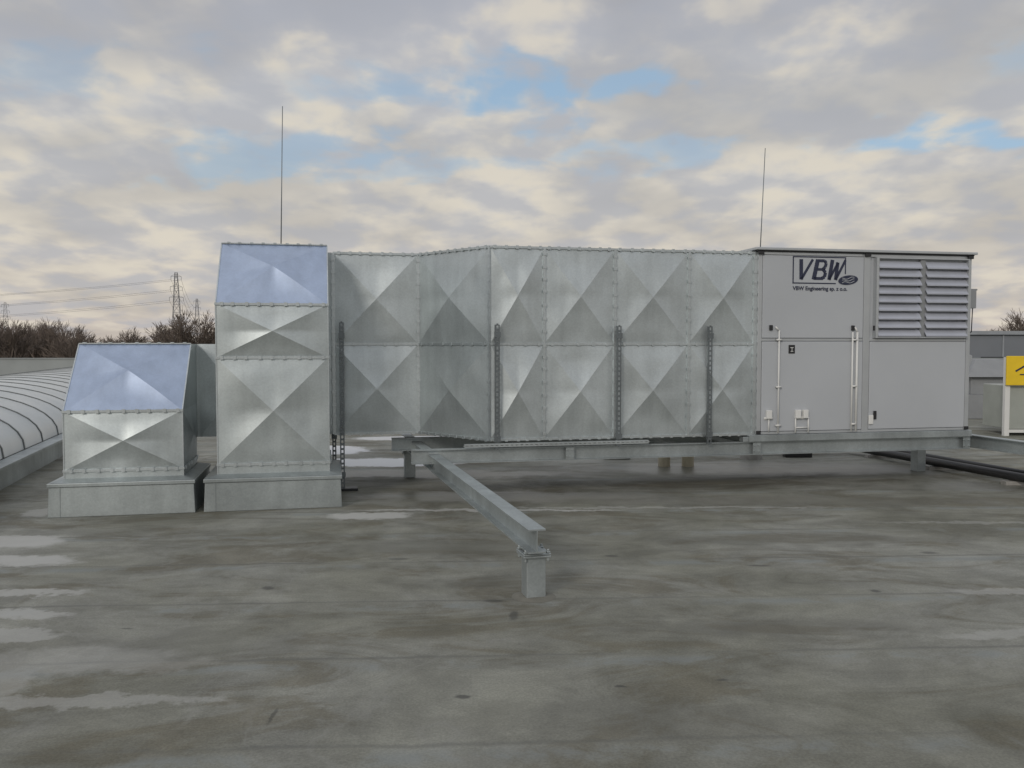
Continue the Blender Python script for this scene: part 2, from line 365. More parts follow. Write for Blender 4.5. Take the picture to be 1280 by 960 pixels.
# ------------------------------------------------------------------ risers
def riser(uc, z_levels, zt, z_throat):
    e = empty('duct_riser', W(uc, 0.4, 0))
    w = 0.56; v0 = -0.03; dep = 1.0; ch = 0.65
    ul, ur = uc-w, uc+w
    zc = z_levels[-1]
    bmP = B(); bmF = B(); bmC = B(); bmS = B()
    for i in range(len(z_levels)-1):
        a, b = z_levels[i], z_levels[i+1]
        amp = 0.052 if b-a > 0.3 else 0.0
        if amp: xpanel(bmP, W(ul, v0, a), W(ur, v0, a), W(ur, v0, b), W(ul, v0, b), -VD, amp, 26, uc+i*2)
        else:
            bmS.faces.new([bmS.verts.new(W(ul, v0, a)), bmS.verts.new(W(ur, v0, a)), bmS.verts.new(W(ur, v0, b)), bmS.verts.new(W(ul, v0, b))])
        for (uu, nn) in ((ur, UD), (ul, -UD)):
            if amp: xpanel(bmP, W(uu, v0, a), W(uu, v0+dep, a), W(uu, v0+dep, b), W(uu, v0, b), nn, amp*0.6, 18, uc+i*5)
            else: bmS.faces.new([bmS.verts.new(W(uu, v0, a)), bmS.verts.new(W(uu, v0+dep, a)), bmS.verts.new(W(uu, v0+dep, b)), bmS.verts.new(W(uu, v0, b))])
        if i > 0:
            flange(bmF, W(ul-.01, v0, a), W(ur+.01, v0, a), -VD, 0.024, 0.016, 0.14)
            flange(bmF, W(ur, v0, a), W(ur, v0+dep, a), UD, 0.024, 0.016, 0.2)
    for uu in (ul, ur):
        bar(bmF, W(uu, v0, z_levels[0]), W(uu, v0, zc), 0.012, 0.012, up=VD)
        bar(bmF, W(uu, v0, zc), W(uu, v0+ch, zt), 0.012, 0.012, up=VD)
    nC = (-VD*(zt-zc)+ZD*ch).normalized()
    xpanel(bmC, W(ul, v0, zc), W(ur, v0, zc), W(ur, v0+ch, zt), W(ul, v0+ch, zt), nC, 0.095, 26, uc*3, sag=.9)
    flange(bmF, W(ul-.01, v0, zc), W(ur+.01, v0, zc), -VD, 0.024, 0.018, 0.14)
    flange(bmF, W(ul, v0+ch, zt), W(ur, v0+ch, zt), ZD, 0.03, 0.012, 0.14)
    for uu in (ul, ur):
        bmS.faces.new([bmS.verts.new(W(uu, v0, zc)), bmS.verts.new(W(uu, v0+dep, zc)), bmS.verts.new(W(uu, v0+dep, zt)), bmS.verts.new(W(uu, v0+ch, zt))])
        bmS.faces.new([bmS.verts.new(W(uu, v0+dep, z_throat)), bmS.verts.new(W(uu, 1.013, z_throat)), bmS.verts.new(W(uu, 1.013, zt)), bmS.verts.new(W(uu, v0+dep, zt))])
    bmS.faces.new([bmS.verts.new(W(ul, v0+ch, zt)), bmS.verts.new(W(ur, v0+ch, zt)), bmS.verts.new(W(ur, 1.10, zt)), bmS.verts.new(W(ul, 1.10, zt))])
    bmS.faces.new([bmS.verts.new(W(ul, v0+dep, z_levels[0])), bmS.verts.new(W(ur, v0+dep, z_levels[0])), bmS.verts.new(W(ur, v0+dep, z_throat)), bmS.verts.new(W(ul, v0+dep, z_throat))])
    par(mk('wall_panels', bmP, M_riser, smooth=True, recalc=False), e)
    par(mk('flanges', bmF, M_fl), e)
    par(mk('elbow_cap', bmC, M_skytint, smooth=True, recalc=False), e)
    par(mk('elbow_cheeks', bmS, M_riser), e)
    bmK = B()
    o = 0.115; zk = 0.295
    q0 = [(ul-o-.012, v0-o-.012), (ur+o+.012, v0-o-.012), (ur+o+.012, v0+dep+o), (ul-o-.012, v0+dep+o)]
    q1 = [(ul-o, v0-o), (ur+o, v0-o), (ur+o, v0+dep+o), (ul-o, v0+dep+o)]
    hexa(bmK, [W(a, b, 0.0) for a, b in q0]+[W(a, b, zk) for a, b in q1])
    o2 = o+0.014
    lbox(bmK, ul-o2, ur+o2, v0-o2, v0+dep+o2, zk+0.001, zk+0.040)
    o3 = 0.012
    hexa(bmK, [W(a, b, zk+0.041) for a, b in ((ul-o, v0-o), (ur+o, v0-o), (ur+o, v0+dep+o), (ul-o, v0+dep+o))] +
              [W(a, b, zk+0.070) for a, b in ((ul-o3, v0-o3), (ur+o3, v0-o3), (ur+o3, v0+dep+o3), (ul-o3, v0+dep+o3))])
    par(mk('roof_curb', bmK, M_curb, bevel=0.006), e)
    bm = B()
    for q in (-.58,): bar(bm, W(uc+q, v0-o-.014, .005), W(uc+q, v0-o-.004, zk), .02, .004, up=VD)
    par(mk('flashing_laps', bm, M_curb), e)
    return e
riser(-2.286, [0.36, 0.46, 1.56, 2.11], 2.79, ZM)
riser(-3.741, [0.36, 0.44, 1.03], 1.70, 0.66)

# ------------------------------------------------------------------ perforated struts
def perf(bm, a, b, nrm, w=0.041, d=0.03):
    a = V(a); b = V(b); dr = (b-a).normalized(); L = (b-a).length; s = dr.cross(nrm).normalized()
    for sg in (-1, 1):
        bar(bm, a+s*sg*(w/2-0.007), b+s*sg*(w/2-0.007), 0.014, 0.004, up=nrm)
        bar(bm, a+s*sg*(w/2)-nrm*d/2, b+s*sg*(w/2)-nrm*d/2, 0.003, d, up=nrm)
    k = int(L/0.055)
    for i in range(k+1):
        c = a+dr*(L*i/k)
        bar(bm, c-dr*0.012, c+dr*0.012, w-0.028, 0.004, up=nrm)
def strut(pts):
    e = empty('perforated_strut', pts[0][0])
    for i, (a, b, n, ww) in enumerate(pts):
        bm = B(); perf(bm, a, b, n, ww); par(mk('channel_%d' % (i+1), bm, M_strut), e)
        bm = B()
        for q in (0.08, 0.92):
            c = V(a).lerp(V(b), q); bar(bm, c-ZD*.03+n*.006, c+ZD*.03+n*.006, ww+.02, .012, up=n)
        par(mk('clamps_%d' % (i+1), bm, M_strut), e)
fv = -0.085
strut([(W(0.066, fv, 1.91), W(0.066, fv, 0.56), -VD, .05)])
strut([(W(1.45, fv, 1.90), W(1.45, fv, 0.56), -VD, .05)])
strut([(W(2.54, fv, 1.90), W(2.54, fv, 0.56), -VD, .05)])
strut([(W(-1.572, .92, 1.95), W(-1.572, .92, 0.03), -VD, .05), (W(-1.66, 1.3, 0.64), W(-1.66, 1.3, 0.03), -VD, .045), ])
bm = B(); perf(bm, W(-0.30, fv-.01, 0.60), W(1.80, fv-.01, 0.60), -VD, .035)
e = empty('strut_rail', W(.5, fv, .6)); par(mk('rail', bm, M_fl), e)
bm = B(); lbox(bm, -1.66, -1.40, .84, 1.02, 0.0, 0.03); 
e2 = empty('rubber_foot', W(-1.5, .9, 0)); par(mk('pad', bm, M_black, bevel=.005), e2)

# ------------------------------------------------------------------ steel frame
fr = empty('steel_support_frame', W(0, 0, 0))
bm = B()
ibeam(bm, W(-0.86, 0.02, 0.485), W(6.02, 0.02, 0.485), 0.155, 0.10)
ibeam(bm, W(-0.98, 1.25, 0.485), W(6.02, 1.25, 0.485), 0.155, 0.10)
par(mk('long_beams', bm, M_beam), fr)
bm = B()
ibeam(bm, (0.165, 5.72, 0.405), (-1.42, 11.6, 0.445), 0.16, 0.12)
ibeam(bm, W(6.10, 1.5, 0.485), W(6.10, 1.5, 0.485)+V((.27, -.963, 0)).normalized()*4.2, 0.155, 0.12)
par(mk('cross_beams', bm, M_beam), fr)
bm = B()
for u in (0.4, 1.3, 2.2, 3.0, 3.6, 4.4, 5.2, 5.9):
    bar(bm, W(u, 0.09, 0.53), W(u, 1.18, 0.53), 0.06, 0.05)
par(mk('cross_members', bm, M_beam), fr)
bm = B()
for u in (3.16, 5.97, 0.9):
    lbox(bm, u-.05, u+.05, -0.034, -0.030, .42, .55)
    for du in (-.03, .03):
        for z in (.45, .52):
            tube(bm, W(u+du, -.03, z), W(u+du, -.05, z), .010, n=6)
par(mk('bolt_plates', bm, M_beam), fr)
def post(x, y, ztop, yaw=0.26):
    bm = B()
    R = Matrix.Rotation(yaw, 3, 'Z')
    def bx(hx, hy, z0, z1, ox=0, oy=0):
        hexa(bm, [V((x, y, 0))+R@V((sx*hx+ox, sy*hy+oy, z)) for z in (z0, z1) for sx, sy in ((-1,-1),(1,-1),(1,1),(-1,1))])
    bx(.066, .066, 0.0, ztop-0.044)
    bx(.095, .095, ztop-0.043, ztop-0.028)
    bx(.095, .095, ztop-0.027, ztop-0.014)
    for sx in (-1, 1):
        for sy in (-1, 1):
            c = V((x, y, 0))+R@V((sx*.078, sy*.078, 0))
            tube(bm, c+V((0,0,ztop-.07)), c+V((0,0,ztop+.012)), .010, n=6)
            bx(.013, .013, ztop-.0135, ztop-.001, sx*.078, sy*.078)
    return bm
for (x, y, zt) in ((0.145, 5.86, .325), (-1.31, 11.2, .36), (5.45, 11.75, .405)):
    par(mk('stub_post', post(x, y, zt), M_beam, bevel=.004), fr)
bm = B()
tube(bm, (0.145, 5.86, 0.001), (0.145, 5.86, 0.014), 0.15, 0.10, 24)
par(mk('membrane_collar', bm, paint('collar_bitumen', (.17,.165,.14), .8, .2, 9)), fr)

# ------------------------------------------------------------------ air handling unit
ahu = empty('air_handling_unit', W(4.5, 0.8, 0))
def A(name, bm, mat, **k): return par(mk(name, bm, mat, **k), ahu)
f = -0.03
bm = B(); lbox(bm, 3.17, 5.96, f+0.02, 1.25, 0.655, 2.765); A('housing', bm, M_ahu)
bm = B()
lbox(bm, 3.15, 3.20, f-.008, f+.05, .645, 2.77)
lbox(bm, 4.515, 4.60, f-.008, f+.05, .645, 2.77)
lbox(bm, 5.925, 5.98, f-.008, f+.05, .645, 2.77)
lbox(bm, 3.201, 4.514, f-.004, f+.05, 1.735, 1.765)
lbox(bm, 4.601, 5.924, f-.004, f+.05, 1.735, 1.765)
lbox(bm, 3.201, 4.514, f-.004, f+.05, 2.735, 2.77)
lbox(bm, 4.601, 5.924, f-.004, f+.05, 2.735, 2.77)
lbox(bm, 3.201, 4.514, f-.004, f+.05, .645, .675)
lbox(bm, 4.601, 5.924, f-.004, f+.05, .645, .675)
A('frame_profiles', bm, M_frame, bevel=.004)
bm = B()
lbox(bm, 3.205, 4.51, f-.012, f+.03, .68, 1.73)
lbox(bm, 3.205, 4.51, f-.010, f+.03, 1.77, 2.73)
lbox(bm, 4.606, 5.92, f-.010, f+.03, .68, 1.73)
A('front_panels', bm, M_ahu, bevel=.006)
bm = B(); lbox(bm, 3.10, 6.03, f-.05, 1.30, 2.785, 2.815); A('roof_sheet', bm, M_frame, bevel=.005)
bm = B(); lbox(bm, 3.13, 6.00, f-.03, 1.28, 2.771, 2.784)
for u in (3.17, 4.55, 5.95): lbox(bm, u-.035, u+.035, f-.040, f-.009, 2.735, 2.770)
for u in (3.17, 5.95): lbox(bm, u-.03, u+.03, f-.020, f-.009, .65, .69)
A('corner_caps', bm, M_black, bevel=.004)
bm = B(); lbox(bm, 3.05, 6.02, f-.03, 0.06, .564, .642); lbox(bm, 3.05, 6.02, 1.15, 1.26, .564, .642)
lbox(bm, 2.98, 3.049, f-.02, .06, .564, .62)
A('base_rail', bm, M_beam, bevel=.004)
bm = B(); lbox(bm, 4.66, 5.90, f+.022, f+.035, 1.775, 2.73); A('louvre_recess', bm, M_dark)
bmL = B(); bmT = B()
for (a, b) in ((4.690, 5.265), (5.335, 5.905)):
    nb = 9; z0, z1 = 1.80, 2.715; st = (z1-z0)/nb
    for i in range(nb):
        z = z0+st*i
        hexa(bmL, [W(a, f-.055, z+.004), W(b, f-.055, z+.004), W(b, f-.050, z+.000), W(a, f-.050, z+.000),
                   W(a, f-.005, z+st*.74), W(b, f-.005, z+st*.74), W(b, f+.001, z+st*.74-.004), W(a, f+.001, z+st*.74-.004)])
        lbox(bmL, a, b, f-.057, f-.051, z-.010, z+.003)
lbox(bmT, 4.655, 4.688, f-.05, f+.02, 1.772, 2.732); lbox(bmT, 5.907, 5.922, f-.05, f+.02, 1.772, 2.732)
lbox(bmT, 4.689, 5.906, f-.045, f+.02, 2.718, 2.732); lbox(bmT, 4.689, 5.906, f-.045, f+.02, 1.772, 1.784)
A('louvre_blades', bmL, M_blade); A('louvre_frame', bmT, M_frame)
bm = B(); lbox(bm, 5.267, 5.333, f-.020, f+.02, 1.786, 2.716)
A('louvre_mullion', bm, M_grey)
bm = B()
def rod(u, z0, z1, r=.011, off=.035): tube(bm, W(u, f-off, z0), W(u, f-off, z1), r)
rod(3.408, .66, 1.86, .010); rod(4.36, .66, 1.84, .010); rod(4.42, .66, 1.84, .014)
tube(bm, W(3.40, f-.035, 1.86), W(3.36, f-.035, 1.90), .010)
tube(bm, W(4.42, f-.035, 1.84), W(4.39, f-.035, 1.90), .010)
for z in (1.75, 1.2, .75):
    for u in (3.408, 4.39): lbox(bm, u-.03, u+.03, f-.048, f-.012, z-.01, z+.01)
tube(bm, W(3.635, f-.03, .66), W(3.635, f-.03, .84), .009); tube(bm, W(3.80, f-.03, .66), W(3.80, f-.03, .84), .009)
tube(bm, W(3.635, f-.03, .72), W(3.80, f-.03, .72), .008)
rod(3.29, .68, .84, .008)
A('white_rods', bm, M_white, smooth=True)
bm = B()
for u in (3.29, 3.66, 3.755): lbox(bm, u-.032, u+.032, f-.06, f-.013, .83, .93)
for u in (3.29, 3.70): lbox(bm, u-.055, u+.055, f-.03, f-.0125, .82, .85)
lbox(bm, 4.60, 4.66, f-.03, f-.011, .74, .85)
A('door_handles', bm, M_white, bevel=.006)
bm = B(); lbox(bm, 3.54, 3.62, f-.020, f-.013, 1.59, 1.69)
for u in (3.31, 4.37, 4.66): lbox(bm, u-.02, u+.02, f-.030, f-.012, 1.86, 1.92)
lbox(bm, 4.665, 4.70, f-.03, f-.011, .80, .90)
A('black_fittings', bm, M_black, bevel=.003)
bm = B(); lbox(bm, 3.56, 3.60, f-.022, f-.0205, 1.655, 1.662); lbox(bm, 3.578, 3.584, f-.022, f-.0205, 1.61, 1.655)
lbox(bm, 3.565, 3.597, f-.022, f-.0205, 1.61, 1.618); A('label_marks', bm, M_white)
def textobj(name, body, size, u, z, mat, shear=0, off=0, sx=1.0):
    c = bpy.data.curves.new(name, 'FONT'); c.body = body; c.size = size; c.shear = shear; c.offset = off; c.extrude = 0.0008
    o = bpy.data.objects.new(name, c); scene.collection.objects.link(o)
    c.materials.append(mat)
    X = UD*sx; Y = ZD; Z = UD.cross(ZD)
    mm = Matrix((X, Y, Z)).transposed().to_4x4(); mm.translation = W(u, f-.0135, z)
    o.matrix_world = mm
    o.parent = ahu; o.matrix_parent_inverse = Matrix.Translation(ahu.location).inverted()
    return o
bm = B()
lz0, lz1, lu0, lu1 = 2.405, 2.725, 3.58, 4.27; tk = .014; q0, q1 = f-.0128, f-.0105
lbox(bm, lu0, lu1, q0, q1, lz1-tk, lz1); lbox(bm, lu0, lu1-.13, q0, q1, lz0, lz0+tk)
lbox(bm, lu0, lu0+tk, q0, q1, lz0+tk+.001, lz1-tk-.001); lbox(bm, lu1-tk, lu1, q0, q1, lz0+.12, lz1-tk-.001)
A('logo_border', bm, M_ink)
bm = B()
def stroke(pts, wd):
    for (a, b) in zip(pts[:-1], pts[1:]):
        A0 = W(a[0]+(a[1]-2.45)*.22-.015, f-.0122, a[1]); B0 = W(b[0]+(b[1]-2.45)*.22-.015, f-.0122, b[1])
        bar(bm, A0, B0, wd, .0018, up=-VD)
zb, zt_ = 2.455, 2.69
stroke([(3.650, zt_), (3.705, zb)], .046); stroke([(3.705, zb), (3.80, zt_)], .030)
stroke([(3.865, zb), (3.865, zt_)], .052)
stroke([(3.865, zt_-.014), (3.955, zt_-.014)], .034); stroke([(3.865, 2.575), (3.96, 2.575)], .030); stroke([(3.865, zb+.014), (3.965, zb+.014)], .034)
stroke([(3.955, zt_-.012), (3.982, zt_-.04), (3.980, 2.605), (3.955, 2.577)], .038)
stroke([(3.960, 2.573), (3.998, 2.54), (3.998, 2.49), (3.962, zb+.012)], .040)
stroke([(4.055, zt_), (4.065, zb)], .046); stroke([(4.065, zb), (4.135, zt_-.03)], .028)
stroke([(4.130, zt_-.03), (4.150, zb)], .044); stroke([(4.150, zb), (4.225, zt_)], .030)
A('logo_letters', bm, M_ink)
textobj('logo_caption', 'VBW Engineering sp. z o.o.', 0.064, 3.585, 2.33, M_ink, 0, 0.0016, 1.0)
bm = B(); c = W(4.30, f-.0150, 2.455); k = 28
ring = [bm.verts.new(c+UD*(.130*math.cos(a*2*math.pi/k))+ZD*(.056*math.sin(a*2*math.pi/k)+.012*math.cos(a*2*math.pi/k))) for a in range(k)]
bm.faces.new(ring); A('logo_oval', bm, M_ink)
bm = B()
for j in range(3):
    prev = None
    for i in range(9):
        a = -0.08+.16*i/8
        p = W(4.30+a, f-.0165, 2.43+.024*j+.010*math.sin(i*.9+j)+.1*a)
        if prev is not None: bar(bm, prev, p, .006, .001, up=-VD)
        prev = p
A('logo_waves', bm, M_ahu)
bm = B()
pr = [(5.962, 1.72), (6.34, 1.55), (6.34, 1.50), (6.0, .72), (5.962, .72)]
a = [bm.verts.new(W(u, .35, z)) for u, z in pr]; b = [bm.verts.new(W(u, 1.2, z)) for u, z in pr]
bm.faces.new(a); bm.faces.new(b)
for i in range(len(pr)):
    j = (i+1) % len(pr); bm.faces.new((a[i], a[j], b[j], b[i]))
A('rain_hood', bm, M_frame, bevel=.004)
bm = B(); lbox(bm, 5.985, 6.09, .0, .08, 2.14, 2.36); lbox(bm, 5.985, 6.12, .02, .06, 2.36, 2.38)
A('control_box', bm, M_grey, bevel=.006)
bm = B(); tube(bm, W(6.02, .04, 2.14), W(6.02, .04, .7), .008); tube(bm, W(6.07, .04, 2.14), W(6.06, .04, 1.85), .006); tube(bm, W(6.06,.04,1.85), W(5.99,.04,1.8), .006)
A('cable', bm, M_black, smooth=True)

# ------------------------------------------------------------------ lightning rods
def lrod(x, y, ztop, lean):
    e = empty('lightning_rod', (x, y, 0))
    bm = B(); tube(bm, (x, y, .1), (x+lean*.5, y, ztop*.55), .011, .010); tube(bm, (x+lean*.5, y, ztop*.55), (x+lean, y, ztop), .0085, .005)
    par(mk('rod', bm, M_strut, smooth=True), e)
    bm = B(); tube(bm, (x, y, 0), (x, y, .1), .17, .15, 20); par(mk('concrete_base', bm, M_conc), e)
lrod(-3.24, 12.2, 4.95, .10)
lrod(3.55, 13.0, 4.56, .15)

# ------------------------------------------------------------------ barrel skylight
def skylight(px, py, s0, s1, width, kz=.28, rise=.72, name='barrel_skylight', sp=.95):
    d = V((-.27, .963, 0)).normalized(); l = V((-d.y, d.x, 0)); P = V((px, py, 0))
    e = empty(name, P+d*s0)
    bm = B()
    bar(bm, P+d*s0+l*.06+ZD*kz/2, P+d*s1+l*.06+ZD*kz/2, .12, kz)
    bar(bm, P+d*s0+l*(width-.06)+ZD*kz/2, P+d*s1+l*(width-.06)+ZD*kz/2, .12, kz)
    bar(bm, P+d*(s0+.06)+l*.12+ZD*(kz/2-.001), P+d*(s0+.06)+l*(width-.12)+ZD*(kz/2-.001), .12, kz)
    bar(bm, P+d*s0-l*.02+ZD*(kz+.015), P+d*s1-l*.02+ZD*(kz+.015), .20, .03)
    par(mk('kerb', bm, M_curb), e)
    n = 22
    def arc(s, off):
        pts = []
        for i in range(n+1):
            a = math.pi*i/n
            w = width/2-.10
            pts.append(P+d*s+l*(width/2-math.cos(a)*(w+off))+ZD*(kz+.03+math.sin(a)**.9*(rise+off)))
        return pts
    bm = B()
    ns = int((s1-s0)/sp)
    prev = None
    for q in range(ns+1):
        cur = [bm.verts.new(p) for p in arc(s0+(s1-s0)*q/ns, 0)]
        if prev:
            for i in range(n): bm.faces.new((prev[i], prev[i+1], cur[i+1], cur[i]))
        prev = cur
    par(mk('glazing', bm, M_glz, smooth=True), e)
    bm = B()
    for s in (s0, s1): bm.faces.new([bm.verts.new(p) for p in arc(s, -.002)])
    par(mk('end_panels', bm, M_glz), e)
    bm = B()
    for q in range(ns+1):
        pts = arc(s0+(s1-s0)*q/ns, .006)
        for i in range(n):
            bar(bm, pts[i], pts[i+1], .035, .014, up=(pts[i]-(P+d*(s0+(s1-s0)*q/ns)+l*width/2)).normalized())
    par(mk('ribs', bm, M_rib), e)
def glz():
    m, nt, p = newmat('opal_polycarbonate'); L = nt.links
    tc = N(nt, 'ShaderNodeTexCoord'); n = N(nt, 'ShaderNodeTexNoise'); n.inputs['Scale'].default_value = 1.2; n.inputs['Detail'].default_value = 4
    L.new(tc.outputs['Object'], n.inputs['Vector'])
    r = ramp(nt, [(.3, (.50, .53, .53)), (.7, (.64, .66, .65))]); L.new(n.outputs['Fac'], r.inputs['Fac']); L.new(r.outputs['Color'], p.inputs['Base Color'])
    p.inputs['Roughness'].default_value = .35
    return m
M_glz = glz(); M_rib = paint('rib_aluminium', (.14, .15, .15), .5)
skylight(-5.98, 10.27, -3.5, 24, 4.2)
skylight(-16.0, 13.0, -6, 26, 4.2)

# ------------------------------------------------------------------ roof services on the right
e = empty('roof_pipes', (5.6, 12, 0))
dv = V((-.25, .968, 0)).normalized()
bm = B()
p0 = V((5.30, 13.6, .10))
tube(bm, p0, p0-dv*6.5, .055, n=12); tube(bm, p0+V((.22, .1, .02)), p0+V((.22, .1, .02))-dv*6.5, .035, n=10)
tube(bm, p0, p0+V((-1.6, -.2, 0)), .055, n=12)
par(mk('insulated_pipe', bm, M_black, smooth=True), e)
bm = B()
for k in range(5):
    c = p0-dv*(0.5+1.3*k)+V((.1, 0, 0)); wbox(bm, c.x-.22, c.x+.22, c.y-.06, c.y+.06, 0, .045)
par(mk('pipe_supports', bm, M_conc), e)
e = empty('vent_pipes', (2, 13, 0)); bm = B()
for (x, y) in ((2.12, 12.2), (2.45, 12.2)):
    tube(bm, (x, y, 0), (x, y, .42), .085, n=18); tube(bm, (x, y, .42), (x, y, .46), .10, n=18)
par(mk('stubs', bm, M_beige, smooth=False), e)
for (x, y) in ((1.55, 13.0), (4.3, 13.2)):
    e = empty('rubber_support_block', (x, y, 0)); bm = B()
    wbox(bm, x-.2, x+.2, y-.08, y+.08, 0, .08); wbox(bm, x-.16, x+.16, y-.05, y+.05, .081, .13)
    par(mk('block', bm, M_black, bevel=.01), e)

e = empty('equipment_cabinet', (9.8, 16.3, 0)); bm = B()
wbox(bm, 9.22, 10.9, 16.3, 17.2, .12, .93); par(mk('body', bm, paint('greenish_panel', (.34, .36, .33), .35), bevel=.01), e)
bm = B()
for x in (9.16, 10.9): wbox(bm, x-.045, x+.045, 16.24, 16.32, 0, 1.46)
wbox(bm, 9.206, 10.854, 16.25, 16.29, .93, .985); wbox(bm, 9.206, 10.854, 16.25, 16.29, .06, .115)
par(mk('frame', bm, M_white), e)
e = empty('warning_sign', (9.9, 16.2, 1.2)); bm = B(); wbox(bm, 9.10, 10.8, 16.18, 16.22, .94, 1.48); par(mk('board', bm, M_yellow, bevel=.01), e)
bm = B(); bar(bm, (9.26, 16.172, 1.20), (9.50, 16.172, 1.34), .03, .004, up=(0,-1,0)); bar(bm, (9.34, 16.172, 1.14), (9.46, 16.172, 1.14), .02, .004, up=(0,-1,0))
tube(bm, (9.62, 16.176, 1.26), (9.62, 16.170, 1.26), .05, n=14); par(mk('pictogram', bm, M_ink), e)

e = empty('guard_rail', (9, 18, 0)); bm = B()
for z in (.35, .72): bar(bm, (7.9, 17.6, z), (9.05, 17.6, z), .035, .035)
for x in (7.92, 8.5, 9.02): bar(bm, (x, 17.6, 0), (x, 17.6, .75), .04, .04, up=(0,1,0))
par(mk('rails', bm, M_white), e)
e = empty('rooftop_fan', (11, 20, 0)); bm = B(); wbox(bm, 10.35, 11.7, 20, 21.2, 0, .55); wbox(bm, 10.5, 11.55, 20.1, 21.1, .55, .95)
hexa(bm, [V((x,y,.95)) for x,y in ((10.35,19.95),(11.7,19.95),(11.7,21.25),(10.35,21.25))]+[V((x,y,1.35)) for x,y in ((10.7,20.3),(11.35,20.3),(11.35,20.9),(10.7,20.9))])
par(mk('housing', bm, M_grey, bevel=.01), e)
e = empty('industrial_building', (45, 70, -9))
bm = B(); wbox(bm, 31, 110, 62, 100, -9, 2.35); par(mk('walls', bm, paint('grey_cladding', (.20, .215, .235), .6, .1, .3)), e)
bm = B(); wbox(bm, 30.8, 110.2, 61.8, 100.2, 2.36, 2.62)
for k in range(26): wbox(bm, 31.5+3*k, 31.6+3*k, 61.93, 61.99, -8.9, 2.3)
par(mk('roof_trim', bm, paint('trim', (.30, .32, .34), .5)), e)
bm = B()
for k in range(12): wbox(bm, 33+6*k, 37.5+6*k, 61.92, 61.98, -.6, .8)
par(mk('windows', bm, M_dark), e)

# ------------------------------------------------------------------ trees
M_bark = paint('winter_twigs', (.155, .125, .105), .95, .25, .3)  # bark colour lifted to carry aerial haze
def tree_mesh(name, H, seed):
    rnd = random.Random(seed); bm = B()
    def br(p, d, L, r, lev):
        q = p+d*L; n = 4 if lev < 2 else 3
        tube(bm, p, q, r, r*.6, n, cap=False)
        if lev >= 6: return
        k = 3 if lev > 0 else 6
        for i in range(k):
            t = rnd.uniform(.45, 1.0) if i else 1.0
            nd = (d + V((rnd.uniform(-1,1), rnd.uniform(-1,1), rnd.uniform(-.35,.7)))*(.75 if i else .35)).normalized()
            br(p+d*L*t, nd, L*rnd.uniform(.62,.84), max(r*.6, .026), lev+1)
    br(V((0,0,0)), V((0,0,1)), H*.22, H*.022, 0)
    zmax = max(v.co.z for v in bm.verts)
    for v in bm.verts: v.co *= H/zmax
    me = bpy.data.meshes.new(name); bm.to_mesh(me); bm.free(); me.materials.append(M_bark); return me
tms = [tree_mesh('bare_tree_mesh_%d' % i, 14, 11+i) for i in range(5)]
dt = empty('distant_trees', (0, 200, -9))
rnd = random.Random(3)
def addtree(x, y, s, wd=1.25):
    o = bpy.data.objects.new('tree', rnd.choice(tms)); scene.collection.objects.link(o)
    o.location = (x, y, -9); o.rotation_euler = (0, 0, rnd.uniform(0, 6.28)); o.scale = (s*wd, s*wd, s)
    par(o, dt)
for i in range(110):
    addtree(-290+i*5.4+rnd.uniform(-4, 4), rnd.uniform(200, 290), rnd.uniform(.68, 1.08))
for i in range(17):   # taller stand at the far left
    t = -.60+.11*i/16+rnd.uniform(-.008, .008); y = rnd.uniform(175, 230)
    addtree(t*y, y, (10.7+y*rnd.uniform(.010, .034))/14, rnd.uniform(.8, 1.1))
for i in range(8):
    t = -.47+.09*i/7+rnd.uniform(-.010, .010); y = rnd.uniform(200, 250)
    addtree(t*y, y, (10.7+y*rnd.uniform(.002, .020))/14, rnd.uniform(.8, 1.1))
bm = B()
for i in range(9000):
    x = rnd.uniform(-330, 360); y = 260+rnd.uniform(-20, 40); h = 9.3+4.0*mnoise.noise(V((x*.06, 0, 0)))+rnd.uniform(-2.5, .8)
    z = -9+rnd.uniform(.2, 1)*h; s = rnd.uniform(.3, .8)
    a = V((rnd.uniform(-1,1), rnd.uniform(-.4,.4), rnd.uniform(-1,1)))*s; b = V((rnd.uniform(-1,1), rnd.uniform(-.4,.4), rnd.uniform(-1,1)))*s
    c = V((x, y, z)); bm.faces.new([bm.verts.new(c+a), bm.verts.new(c+b), bm.verts.new(c-a*.8)])
mk('hedgerow', bm, paint('undergrowth', (.14, .12, .10), .95, .3, .05))
for (t, y, ang, k, wd) in ((-.374, 180, .044, 0, 1.0), (-.386, 188, .034, 2, 1.0), (-.362, 184, .030, 4, 1.0), (-.397, 195, .024, 1, 1.0), (-.352, 190, .022, 3, 1.0),
                    (.584, 190, .040, 1, 1.1), (.555, 200, .026, 3, 1.1), (.61, 195, .032, 4, 1.1)):
    s = (10.7+y*ang)/14
    o = bpy.data.objects.new('bare_tree', tms[k]); scene.collection.objects.link(o); o.location = (t*y, y, -9); o.scale = (s*wd, s*wd, s); o.rotation_euler = (0, 0, k*1.3+t*9)

